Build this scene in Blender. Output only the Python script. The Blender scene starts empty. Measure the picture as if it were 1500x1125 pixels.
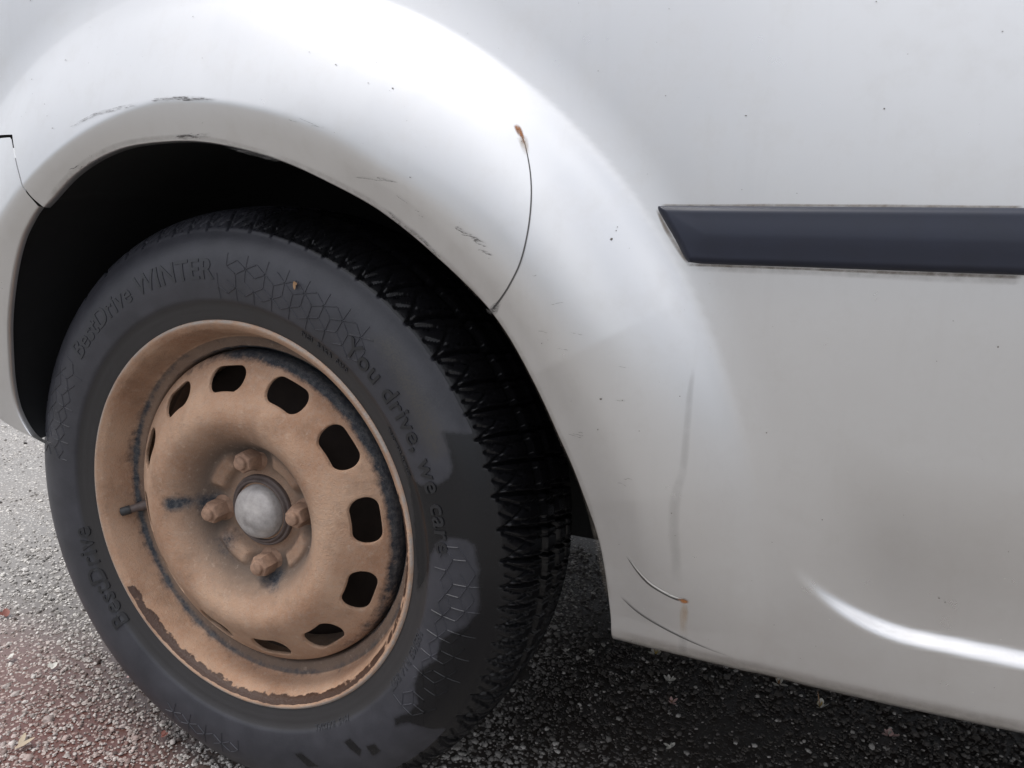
import bpy, bmesh, math, random
import numpy as np
from mathutils import Vector, Matrix

scene = bpy.context.scene
COL = scene.collection
random.seed(7)
RNG = np.random.default_rng(7)

# ------------------------------------------------------------------ camera
cam_d = bpy.data.cameras.new('camera')
cam_d.sensor_width = 36.0
cam_d.lens = 27.9803
cam_d.clip_start = 0.02
cam_d.clip_end = 2000
camera = bpy.data.objects.new('camera', cam_d)
COL.objects.link(camera)
camera.matrix_world = Matrix([[0.914081, -0.100882, 0.392782, 0.528449], [0.405062, 0.180584, -0.896278, -0.555383], [0.019488, 0.978372, 0.205932, 0.590245], [0, 0, 0, 1]])
scene.camera = camera

# ------------------------------------------------------------------ sky, sun, exposure
SUN_EL, SUN_AZ = math.radians(66), math.radians(236)       # azimuth clockwise from +y
world = bpy.data.worlds.new('World')
scene.world = world
world.use_nodes = True
wn, wl = world.node_tree.nodes, world.node_tree.links
for n in list(wn): wn.remove(n)
sky = wn.new('ShaderNodeTexSky'); sky.sky_type = 'NISHITA'; sky.sun_disc = False
sky.sun_elevation = SUN_EL; sky.sun_rotation = SUN_AZ
sky.air_density = 1.0; sky.dust_density = 3.0; sky.ozone_density = 1.0
tc = wn.new('ShaderNodeTexCoord')
cn = wn.new('ShaderNodeTexNoise'); cn.inputs['Scale'].default_value = 2.6; cn.inputs['Detail'].default_value = 7; cn.inputs['Roughness'].default_value = .55
wl.new(tc.outputs['Generated'], cn.inputs['Vector'])
cr = wn.new('ShaderNodeMapRange'); cr.inputs[1].default_value = .38; cr.inputs[2].default_value = .62
wl.new(cn.outputs['Fac'], cr.inputs[0])
cc = wn.new('ShaderNodeMix'); cc.data_type = 'RGBA'
cc.inputs[6].default_value = (9.4, 9.8, 10.9, 1); cc.inputs[7].default_value = (15.3, 15.55, 16.4, 1)
wl.new(cr.outputs[0], cc.inputs[0])
mx = wn.new('ShaderNodeMix'); mx.data_type = 'RGBA'; mx.inputs[0].default_value = .82
# an overcast sky is about three times as bright overhead as at the horizon
sx = wn.new('ShaderNodeSeparateXYZ'); wl.new(tc.outputs['Generated'], sx.inputs[0])
gr = wn.new('ShaderNodeMapRange'); wl.new(sx.outputs['Z'], gr.inputs[0])
for i, v in zip((1, 2, 3, 4), (0, 1, .42, 1.42)): gr.inputs[i].default_value = v
gm = wn.new('ShaderNodeVectorMath'); gm.operation = 'SCALE'
wl.new(cc.outputs[2], gm.inputs[0]); wl.new(gr.outputs[0], gm.inputs['Scale'])
wl.new(sky.outputs[0], mx.inputs[6]); wl.new(gm.outputs[0], mx.inputs[7])
bg = wn.new('ShaderNodeBackground'); bg.inputs['Strength'].default_value = 0.098
wl.new(mx.outputs[2], bg.inputs['Color'])
wo = wn.new('ShaderNodeOutputWorld'); wl.new(bg.outputs[0], wo.inputs['Surface'])

sun_d = bpy.data.lights.new('sun', 'SUN'); sun_d.energy = 1.5; sun_d.angle = math.radians(14); sun_d.color = (1, .965, .92)
sun = bpy.data.objects.new('sun', sun_d); COL.objects.link(sun)
sdir = Vector((math.sin(SUN_AZ) * math.cos(SUN_EL), math.cos(SUN_AZ) * math.cos(SUN_EL), math.sin(SUN_EL)))
sun.rotation_euler = (-sdir).to_track_quat('-Z', 'Y').to_euler()
sun.location = sdir * 20
scene.view_settings.view_transform = 'Standard'
scene.view_settings.look = 'None'
scene.view_settings.gamma = 1
scene.view_settings.use_curve_mapping = False
scene.view_settings.exposure = 0.34

# ------------------------------------------------------------------ helpers
TAU = 2 * math.pi
def mesh_obj(name, verts, faces, mat=None, parent=None, smooth=True):
    me = bpy.data.meshes.new(name)
    verts = np.asarray(verts, dtype=np.float32).reshape(-1, 3)
    me.from_pydata(verts.tolist() if len(verts) < 4000 else [tuple(v) for v in verts.tolist()], [], faces if isinstance(faces, list) else faces.tolist())
    if smooth: me.polygons.foreach_set('use_smooth', [True] * len(me.polygons))
    me.update()
    o = bpy.data.objects.new(name, me)
    COL.objects.link(o)
    if mat: me.materials.append(mat)
    if parent: o.parent = parent
    return o
def attr(o, name, vals):
    a = o.data.attributes.new(name, 'FLOAT', 'POINT')
    a.data.foreach_set('value', np.asarray(vals, dtype=np.float32).ravel())
def grid_faces(nu, nv, wrap=False):
    """quads of a grid stored row by row: nu rows of nv"""
    m = nu if wrap else nu - 1
    i = np.arange(m)[:, None]; j = np.arange(nv - 1)[None]
    i2 = (i + 1) % nu
    a = i * nv + j; b = i2 * nv + j
    return np.stack([a, b, b + 1, a + 1], -1).reshape(-1, 4)
def tag(o, label=None, cat=None, group=None, kind=None):
    if label: o['label'] = label
    if cat: o['category'] = cat
    if group: o['group'] = group
    if kind: o['kind'] = kind
    return o
def empty(name, loc, parent=None):
    o = bpy.data.objects.new(name, None); COL.objects.link(o); o.location = loc
    o.empty_display_size = .05
    if parent: o.parent = parent
    return o
def pt_in_poly(px, py, poly):
    poly = np.asarray(poly, float); n = len(poly)
    inside = np.zeros(px.shape, bool); dmin = np.full(px.shape, 1e9)
    for k in range(n):
        x1, y1 = poly[k]; x2, y2 = poly[(k + 1) % n]
        c = ((y1 > py) != (y2 > py)) & (px < (x2 - x1) * (py - y1) / (y2 - y1 + 1e-12) + x1)
        inside ^= c
        ex, ey = x2 - x1, y2 - y1
        t = np.clip(((px - x1) * ex + (py - y1) * ey) / (ex * ex + ey * ey + 1e-12), 0, 1)
        dmin = np.minimum(dmin, np.hypot(px - x1 - t * ex, py - y1 - t * ey))
    return np.where(inside, dmin, -dmin)
def catmull(P, n=8):
    P = np.asarray(P, float)
    if len(P) < 3: 
        t = np.linspace(0, 1, n + 1)[:, None]; return P[0] * (1 - t) + P[-1] * t
    Q = np.vstack([2 * P[0] - P[1], P, 2 * P[-1] - P[-2]]); out = []
    for i in range(1, len(Q) - 2):
        p0, p1, p2, p3 = Q[i - 1:i + 3]
        for k in range(n):
            t = k / n
            out.append(.5 * (2 * p1 + (p2 - p0) * t + (2 * p0 - 5 * p1 + 4 * p2 - p3) * t * t + (3 * p1 - p0 - 3 * p2 + p3) * t ** 3))
    out.append(P[-1]); return np.array(out)
def resample(P, n):
    P = np.asarray(P, float); d = np.r_[0, np.cumsum(np.linalg.norm(np.diff(P, axis=0), axis=1))]
    s = np.linspace(0, d[-1], n)
    return np.stack([np.interp(s, d, P[:, k]) for k in range(P.shape[1])], -1)

# node helpers -------------------------------------------------------
class NT:
    def __init__(self, name):
        self.m = bpy.data.materials.new(name); self.m.use_nodes = True
        self.t = self.m.node_tree; self.n = self.t.nodes; self.l = self.t.links
        self.b = next(n for n in self.n if n.type == 'BSDF_PRINCIPLED')
        self.co = self.n.new('ShaderNodeTexCoord').outputs['Object']
    def set(self, **k):
        for a, v in k.items():
            i = self.b.inputs[a.replace('_', ' ')]
            if hasattr(v, 'node'): self.l.new(v, i)
            else: i.default_value = v
        return self
    def noise(self, scale, detail=4, rough=.55, vec=None, out='Fac'):
        n = self.n.new('ShaderNodeTexNoise'); n.inputs['Scale'].default_value = scale
        n.inputs['Detail'].default_value = detail; n.inputs['Roughness'].default_value = rough
        self.l.new(vec or self.co, n.inputs['Vector']); return n.outputs[out]
    def voro(self, scale, feature='F1', out='Distance', vec=None, rnd=1):
        n = self.n.new('ShaderNodeTexVoronoi'); n.feature = feature; n.inputs['Scale'].default_value = scale
        n.inputs['Randomness'].default_value = rnd
        self.l.new(vec or self.co, n.inputs['Vector']); return n.outputs[out]
    def mapr(self, v, a, b, c=0, d=1, smooth=False):
        n = self.n.new('ShaderNodeMapRange'); n.interpolation_type = 'SMOOTHSTEP' if smooth else 'LINEAR'
        self.l.new(v, n.inputs[0])
        for i, x in zip((1, 2, 3, 4), (a, b, c, d)): n.inputs[i].default_value = x
        return n.outputs[0]
    def mth(self, op, a, b=None, clamp=False):
        n = self.n.new('ShaderNodeMath'); n.operation = op; n.use_clamp = clamp
        for i, x in enumerate((a, b)):
            if x is None: continue
            if hasattr(x, 'node'): self.l.new(x, n.inputs[i])
            else: n.inputs[i].default_value = x
        return n.outputs[0]
    def mix(self, f, a, b):
        n = self.n.new('ShaderNodeMix'); n.data_type = 'RGBA'
        for i, x in zip((0, 6, 7), (f, a, b)):
            if hasattr(x, 'node'): self.l.new(x, n.inputs[i])
            else: n.inputs[i].default_value = x if i == 0 else (*x, 1)
        return n.outputs[2]
    def at(self, name):
        n = self.n.new('ShaderNodeAttribute'); n.attribute_name = name; return n.outputs['Fac']
    def bump(self, h, strength=.3, dist=.001):
        n = self.n.new('ShaderNodeBump'); n.inputs['Strength'].default_value = strength; n.inputs['Distance'].default_value = dist
        self.l.new(h, n.inputs['Height']); self.l.new(n.outputs[0], self.b.inputs['Normal']); return self
    def scaled(self, sx, sy, sz):
        n = self.n.new('ShaderNodeMapping'); n.inputs['Scale'].default_value = (sx, sy, sz)
        self.l.new(self.co, n.inputs['Vector']); return n.outputs[0]
    def alpha(self, a):
        self.l.new(a, self.b.inputs['Alpha']); return self

# ------------------------------------------------------------------ materials
def m_paint():
    t = NT('silver_paint')
    big = t.noise(2.2, 3); dust = t.noise(38, 6, .7)
    streak = t.noise(14, 5, .6, t.scaled(6, 1, .5))
    c = t.mix(t.mapr(big, .35, .65), (.545, .543, .538), (.585, .582, .576))
    c = t.mix(t.mth('MULTIPLY', t.mapr(dust, .5, .75), .22), c, (.46, .44, .41))
    c = t.mix(t.mth('MULTIPLY', t.mapr(streak, .55, .75), .10), c, (.45, .43, .41))
    zz = t.n.new('ShaderNodeSeparateXYZ'); t.l.new(t.co, zz.inputs[0])
    film = t.mth('MULTIPLY', t.mth('MULTIPLY', t.mapr(zz.outputs['Z'], .46, .25), t.mapr(t.noise(9, 6, .65, t.scaled(1, 1, 1.6)), .3, .75)), .55)
    c = t.mix(film, c, (.40, .36, .33))
    t.set(Base_Color=c, Metallic=.88, Roughness=t.mapr(dust, .3, .7, .27, .36), Coat_Weight=.55, Coat_Roughness=.07)
    t.bump(t.noise(1400, 2), .03, .0002)
    return t.m
def m_plain(name, col, rough=.6, metal=0, nscale=60, var=.3, bump=.15, bd=.0005, coat=0):
    t = NT(name)
    c2 = tuple(x * (1 - var) for x in col)
    t.set(Base_Color=t.mix(t.mapr(t.noise(nscale, 5, .65), .3, .7), c2, col), Roughness=rough, Metallic=metal, Coat_Weight=coat)
    t.bump(t.noise(nscale * 6, 4), bump, bd)
    return t.m
def m_rim():
    t = NT('dusty_steel')
    d = t.at('dust')
    n1 = t.noise(60, 6, .65); n2 = t.noise(220, 5, .7); n3 = t.noise(900, 3)
    k = t.mth('ADD', d, t.mth('ADD', t.mth('MULTIPLY', t.mth('SUBTRACT', n1, .5), 1.15), t.mth('MULTIPLY', t.mth('SUBTRACT', n2, .5), .6)))
    mask = t.mapr(k, .25, .72)
    tint = t.mix(t.mapr(t.noise(16, 4), .35, .65), (.31, .178, .110), (.43, .280, .188))
    tint = t.mix(t.mth('MULTIPLY', t.mapr(n2, .45, .7), .45), tint, (.36, .275, .215))
    tint = t.mix(t.mth('MULTIPLY', t.mapr(n3, .55, .75), .35), tint, (.15, .088, .055))
    tint = t.mix(t.mth('MULTIPLY', t.mapr(t.noise(26, 6, .7), .50, .72), .55), tint, (.17, .105, .068))
    base = t.mix(t.mapr(n2, .4, .65), (.022, .026, .034), (.075, .078, .082))
    grey = t.at('grey')
    tint = t.mix(grey, tint, (.10, .078, .064))
    pit = t.mth('MULTIPLY', t.mapr(t.voro(520), .16, .06), t.mapr(t.noise(70, 4), .42, .6))
    tint = t.mix(t.mth('MULTIPLY', pit, .75), tint, (.06, .038, .028))
    pale = t.mth('MULTIPLY', t.mapr(t.noise(130, 6, .75), .58, .74), .5)
    tint = t.mix(pale, tint, (.50, .40, .315))
    c = t.mix(mask, base, tint)
    c = t.mix(t.mth('MULTIPLY', t.at('bare'), t.mapr(t.noise(70, 4), .3, .6)), c, (.30, .275, .25))
    wet = t.mapr(t.mth('ADD', t.at('wet'), t.mth('ADD', t.mth('MULTIPLY', t.mth('SUBTRACT', t.noise(110, 4), .5), .8), t.mth('MULTIPLY', t.mth('SUBTRACT', t.noise(25, 3), .5), .6))), .47, .55)
    c = t.mix(wet, c, (.05, .024, .014))
    r = t.mth('SUBTRACT', t.mapr(mask, 0, 1, .45, .85), t.mth('MULTIPLY', wet, .45))
    t.set(Base_Color=c, Roughness=r)
    t.b.inputs['Specular IOR Level'].default_value = .35
    t.bump(t.mth('ADD', t.mth('ADD', t.mth('MULTIPLY', mask, .5), t.mth('MULTIPLY', n3, .6)), t.mth('MULTIPLY', t.noise(320, 4, .7), 1.1)), .7, .0011)
    return t.m
def m_tyre():
    t = NT('tyre_rubber')
    n = t.noise(45, 6, .6); f = t.noise(700, 4, .7); sp = t.voro(420)
    wet = t.mapr(t.mth('ADD', t.at('wet'), t.mth('MULTIPLY', t.mth('ADD', t.mth('SUBTRACT', t.noise(60, 3), .5), t.mth('MULTIPLY', t.mth('SUBTRACT', t.noise(260, 5, .7), .5), .5)), .45)), .30, .70, 0, 1, True)
    dry = t.mix(t.mapr(t.mth('ADD', t.mth('MULTIPLY', n, .5), t.mth('MULTIPLY', t.noise(9, 5, .6), .5)), .38, .62), (.020, .0205, .026), (.037, .037, .045))
    dry = t.mix(t.mth('MULTIPLY', t.mapr(f, .52, .72), .35), dry, (.055, .054, .053))
    dry = t.mix(t.mth('MULTIPLY', t.at('mud'), t.mapr(f, .35, .62)), dry, (.042, .038, .033))
    dry = t.mix(t.mth('MULTIPLY', t.at('bead'), .8), dry, (.0175, .0155, .0145))
    speck = t.mth('MULTIPLY', t.mapr(sp, .10, .05), t.mapr(t.noise(30, 3), .48, .6))
    wc = t.mix(speck, (.0075, .0075, .0085), (.085, .08, .075))
    t.set(Base_Color=t.mix(wet, dry, wc), Roughness=t.mapr(wet, 0, 1, .47, .20))
    t.l.new(t.mapr(wet, 0, 1, .45, .30), t.b.inputs['Specular IOR Level'])
    t.bump(t.mth('ADD', f, t.mth('MULTIPLY', speck, 2)), .25, .0005)
    return t.m
def m_ground():
    t = NT('asphalt')
    v = t.voro(165, 'F1', 'Distance'); vc = t.voro(165, 'F1', 'Color')
    sep = t.n.new('ShaderNodeSeparateColor'); t.l.new(vc, sep.inputs[0])
    n = t.noise(3.0, 5); fine = t.noise(500, 4)
    stone = t.mth('MULTIPLY', t.mapr(v, .42, .30), t.mapr(sep.outputs[0], .22, .3))
    binder = t.mix(t.mapr(n, .35, .65), (.045, .036, .030), (.075, .060, .050))
    red = t.at('red')
    binder = t.mix(red, binder, (.105, .036, .025))
    sc = t.mix(sep.outputs[1], (.30, .28, .255), (.66, .63, .585))
    sc = t.mix(t.mth('MULTIPLY', red, .6), sc, (.26, .13, .10))
    c = t.mix(stone, binder, sc)
    pale = t.mix(t.noise(190, 4, .7), (.26, .245, .22), (.62, .59, .545))
    c = t.mix(t.mth('MULTIPLY', t.at('far_pale'), .42), c, pale)
    c = t.mix(t.at('shade_grit'), c, (.022, .017, .014))
    t.set(Base_Color=c, Roughness=t.mapr(stone, 0, 1, .42, .7))
    t.bump(t.mth('ADD', t.mth('MULTIPLY', stone, .8), t.mth('MULTIPLY', fine, .4)), .7, .002)
    return t.m
def m_stone():
    t = NT('aggregate_stone')
    a = t.at('tone')
    c = t.mix(a, (.030, .024, .020), (.70, .665, .615))
    c = t.mix(t.mth('MULTIPLY', t.at('red'), .6), c, (.26, .12, .095))
    c = t.mix(t.mth('MULTIPLY', t.mapr(t.noise(420, 4), .42, .7), .5), c, (.10, .085, .07))
    t.set(Base_Color=c, Roughness=.62); t.bump(t.noise(900, 3), .3, .0004)
    return t.m
def m_stain(name, col, amax=1.0, rough=.7, nscale=300, lo=.35, hi=.6, stretch=None):
    t = NT(name)
    v = t.scaled(*stretch) if stretch else None
    n = t.noise(nscale, 5, .65, v)
    a = t.mth('MULTIPLY', t.mth('MULTIPLY', t.at('fade'), t.mapr(n, lo, hi)), amax)
    t.set(Base_Color=(*col, 1), Roughness=rough); t.alpha(a)
    return t.m
M = dict(
    paint=m_paint(), rim=m_rim(), tyre=m_tyre(), ground=m_ground(), stone=m_stone(),
    trim=m_plain('moulding_plastic', (.0048, .0080, .022), .45, nscale=35, var=.25, bump=.1),
    black=m_plain('black_plastic', (.006, .006, .007), .85, var=.4),
    gap=m_plain('seam_shadow_gap', (.012, .011, .011), .9),
    under=m_plain('underbody_coating', (.012, .012, .012), .9),
    brake=m_plain('rusty_brake_drum', (.035, .022, .016), .85, nscale=80),
    cap=m_plain('hub_cap_metal', (.46, .43, .41), .6, .1, 55, .5, .4, .001),
    hubring=m_plain('hub_ring_metal', (.13, .10, .09), .6, .3, 90, .35, .3),
    nut=m_plain('dusty_nut', (.35, .215, .145), .8, 0, 140, .5, .4, .0006),
    valve=m_plain('valve_rubber', (.03, .03, .032), .6),
    valvecap=m_plain('valve_cap_metal', (.40, .38, .36), .4, .6),
    letter=m_plain('tyre_letter_rubber', (.0095, .0098, .012), .5, nscale=200),
    letter2=m_plain('tyre_relief_rubber', (.026, .027, .032), .5, nscale=200),
    grime=m_stain('edge_grime', (.17, .125, .08), .62, .8, nscale=130, lo=.12, hi=.62),
    grimefaint=m_stain('faint_grime', (.20, .175, .145), .3, .6, nscale=140, lo=.2, hi=.8),
    drip=m_stain('dirty_water_run', (.22, .21, .195), .15, nscale=60, lo=.2, hi=.5),
    rust=m_stain('rust', (.25, .09, .02), 1.0, nscale=320, lo=.36, hi=.52),
    rustrun=m_stain('rust_run', (.34, .24, .15), .62, .6, nscale=110, lo=.25, hi=.6, stretch=(3, 1, .5)),
    scuff=m_stain('paint_scuff', (.10, .095, .09), .75, nscale=500, lo=.40, hi=.56, stretch=(.6, 1, 2.2)),
    rub=m_stain('rubbed_paint', (.25, .245, .24), .5, .6, nscale=260, lo=.40, hi=.66, stretch=(.5, 1, 2)),
    crack=m_stain('crack_line', (.03, .026, .024), .95, nscale=200, lo=.15, hi=.35),
    chip=m_stain('pale_chip', (.62, .60, .56), .8, nscale=200, lo=.2, hi=.4),
    speck=m_plain('dirt_fleck', (.13, .115, .10), .8),
    drop=m_plain('pale_splash', (.62, .61, .58), .3),
)

# ------------------------------------------------------------------ shape of the car's side
# ---- the car's side as a height field: Y(x, z) (y grows into the car), x along the car, z up
WC = 0.298                       # wheel centre height, wheel axis at x = 0
def sm(a, b, t):
    t = np.clip((t - a) / (b - a), 0, 1)
    return t * t * (3 - 2 * t)
def smax(a, b, k):
    h = np.clip(0.5 + 0.5 * (a - b) / k, 0, 1)
    return b * (1 - h) + a * h + k * h * (1 - h)
FX, FZ = .023, .309               # centre the arch is struck from
LIP_T = [-3, 0.6, 8.7, 16.1, 22.1, 31.4, 39.4, 48.8, 58.3, 67.5, 76.8, 87.6, 96.3, 105.7, 115.0, 124.4, 140, 180]
LIP_R = [.365, .3629, .357, .3496, .3447, .3423, .3411, .335, .3324, .33, .3315, .3354, .3391, .3442, .3447, .3425, .340, .335]
def body_y(x, z):
    x = np.asarray(x, float); z = np.asarray(z, float)
    y = np.where(z > .52, (.13 + .20 * sm(.28, .62, x)) * (z - .52) ** 2, .05 * (z - .52) ** 2)
    y = y + np.where(x < -.16, .55 * (x + .16) ** 2, 0) + np.where(x < -.45, 3.0 * (x + .45) ** 2, 0)
    y = y - .025
    # flared wheel arch
    th = np.degrees(np.arctan2(z - FZ, x - FX)); r = np.hypot(x - FX, z - FZ)
    th = np.where(th < -90, th + 360, th)
    rl = np.interp(th, LIP_T, LIP_R)
    rk = np.interp(th, [0, 20, 32, 45, 60, 80, 95, 125, 180], [.383, .377, .3725, .365, .358, .3605, .3645, .3575, .355])
    re = .4645
    amp = np.interp(th, [-10, 0, 14, 30, 50, 180], [.42, .5, .78, 1, 1, 1])
    hk = .034
    face = hk * (1 - (r - rk) / (re - rk)) 
    face = face + np.interp(th, [0, 30, 45, 65, 88, 180], [.0084, .0098, .0110, .0090, .0032, .0030]) * np.clip((r - rk) / (re - rk), 0, 1) * (1 - np.clip((r - rk) / (re - rk), 0, 1)) * 4
    band = hk - np.interp(th, [0, 25, 60, 75, 90, 120, 180], [.006, .012, .0165, .0135, .0092, .0098, .0110]) * (rk - r) / (rk - rl)
    band = -smax(-band, -hk - .0004 + 0 * r, .006) 
    h = -smax(-face, -band, .0010)
    h = smax(h, 0 * h, .010) * amp
    y = y - h
    # sill ledge at the lower right: the sill bulges out below, the panel is hollowed above
    lx = x + 0.0
    cz = .3278 + np.where(lx < .585, 9.0 * np.clip(.585 - lx, 0, .09) ** 2.2 , 0)
    s = (z - cz)
    fade = sm(.500, .562, lx)
    d = .0085 * fade
    led = sm(-.0022, .0046, s) * (1 - sm(.010, .12, s))
    y = y + d * led
    # rounded turn-under at the sill's bottom edge
    zb = sill_z(x)
    t = np.clip((zb + .016 - z) / .016, 0, 1)
    y = y + np.where(x > .2, .016 * (1 - np.sqrt(np.clip(1 - t * t, 0, 1))) , 0)
    return y
def sill_z(x):
    return np.interp(x, SILL_X, SILL_Z)
SILL_X = [0.375, 0.39, 0.405, 0.42, 0.44, 0.46, 0.48, 0.52, 0.57, 0.62, 0.66, 0.7, 1.8]
SILL_Z = [0.2801, 0.2818, 0.2827, 0.2826, 0.281, 0.2782, 0.2744, 0.2729, 0.2729, 0.2741, 0.2752, 0.281, 0.2782]

def body_n(x, z):
    e = .0015
    gx = (body_y(x + e, z) - body_y(x - e, z)) / (2 * e); gz = (body_y(x, z + e) - body_y(x, z - e)) / (2 * e)
    n = np.stack([gx, -np.ones_like(gx), gz], -1)
    return n / np.linalg.norm(n, axis=-1, keepdims=True)
def lift(P, off=0.0):
    """(x, z) pairs -> points on the car's side, moved off it along its normal"""
    P = np.asarray(P, float); y = body_y(P[:, 0], P[:, 1])
    return np.stack([P[:, 0], y, P[:, 1]], -1) + off * body_n(P[:, 0], P[:, 1])
def coons(c0, c1, d0, d1, nu, nv, vpow=1.0):
    """c0, c1: inner and outer edge (u); d0, d1: edges at u=0 and u=1 running from c0 to c1"""
    c0, c1 = resample(c0, nu), resample(c1, nu); d0, d1 = resample(d0, nv), resample(d1, nv)
    if vpow != 1:
        s = np.linspace(0, 1, nv) ** vpow * (nv - 1); k = np.arange(nv)
        d0 = np.stack([np.interp(s, k, d0[:, i]) for i in (0, 1)], -1); d1 = np.stack([np.interp(s, k, d1[:, i]) for i in (0, 1)], -1)
        vv = (np.linspace(0, 1, nv) ** vpow)
    else: vv = np.linspace(0, 1, nv)
    u = np.linspace(0, 1, nu)[:, None, None]; v = vv[None, :, None]
    P = (1 - v) * c0[:, None] + v * c1[:, None] + (1 - u) * d0[None] + u * d1[None] \
        - ((1 - u) * (1 - v) * c0[0] + u * (1 - v) * c0[-1] + (1 - u) * v * c1[0] + u * v * c1[-1])
    return P
LIP = catmull([(0.3842, 0.2842), (0.3834, 0.3077), (0.3747, 0.3609), (0.3585, 0.4054), (0.3424, 0.4387), (0.3156, 0.4879), (0.2868, 0.5254), (0.2426, 0.5611), (0.1952, 0.5919), (0.1476, 0.6139), (0.098, 0.6318), (0.0391, 0.6439), (-0.0117, 0.6458), (-0.0674, 0.6402), (-0.1201, 0.6212), (-0.1674, 0.5911)], 14)
SEAM = catmull([(-0.1674, 0.5911), (-0.1718, 0.5982), (-0.1771, 0.6101), (-0.1923, 0.6316), (-0.2088, 0.6556)], 8)
SEAM_END = SEAM[-1]
BLIP = catmull([(-0.1713, 0.5916), (-0.184, 0.581), (-0.2042, 0.5605), (-0.2257, 0.5306), (-0.2468, 0.4924), (-0.2609, 0.4564), (-0.2719, 0.4119), (-0.2721, 0.3781), (-0.2592, 0.3545), (-0.2358, 0.3491)], 10)
BSEAM = catmull([(-0.1713, 0.5916), (-0.1737, 0.5988), (-0.179, 0.6101), (-0.1931, 0.6297), (-0.2095, 0.6532)], 8)
BBOT = catmull([(-0.2358, 0.3491), (-0.2592, 0.3545), (-0.2765, 0.368), (-0.2861, 0.3874)], 8)

def sill_edge(x): return np.stack([x, sill_z(x)], -1)

# ================================================================== THE GROUND
def ground_red(x, y):
    a = np.exp(-(((x + .20) / .13) ** 2 + ((y + .05) / .085) ** 2) ** 1.5)
    b = np.exp(-(((x + .52) / .30) ** 2 + ((y - .02) / .11) ** 2) ** 1.5)
    return np.clip(a + b, 0, 1)
def ground_shade_grit(x, y):
    # car and wheel shade painted into the ground colour, along with dark grit
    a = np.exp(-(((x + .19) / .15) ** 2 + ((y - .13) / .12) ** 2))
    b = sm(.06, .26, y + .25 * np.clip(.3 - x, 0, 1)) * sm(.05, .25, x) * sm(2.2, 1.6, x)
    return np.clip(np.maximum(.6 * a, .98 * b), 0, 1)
gx = np.unique(np.concatenate([np.linspace(-1.4, 1.6, 151), np.geomspace(1.6, 400, 30), -np.geomspace(1.4, 400, 30)]))
gy = np.unique(np.concatenate([np.linspace(-.7, 1.3, 101), np.geomspace(1.3, 400, 30), -np.geomspace(.7, 400, 30)]))
GX, GY = np.meshgrid(gx, gy, indexing='ij')
GZ = np.where((abs(GX) < 1.5) & (abs(GY) < 1.4), .0012 * np.sin(GX * 9 + 1.3 * np.sin(GY * 7)) * np.cos(GY * 11) - .0012, -.0012)
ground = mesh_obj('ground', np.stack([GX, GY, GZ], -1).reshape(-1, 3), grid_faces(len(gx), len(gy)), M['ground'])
attr(ground, 'far_pale', sm(.35, 1.0, np.hypot(GX - .1, GY * 1.0)) * (1 - sm(-.25, .1, GX) * sm(.0, .2, GY)))  # ground colour lightened with distance, except under the car
attr(ground, 'red', ground_red(GX, GY)); attr(ground, 'shade_grit', ground_shade_grit(GX, GY))
tag(ground, 'dark asphalt full of pale stones with a reddish stain', kind='structure')

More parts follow.
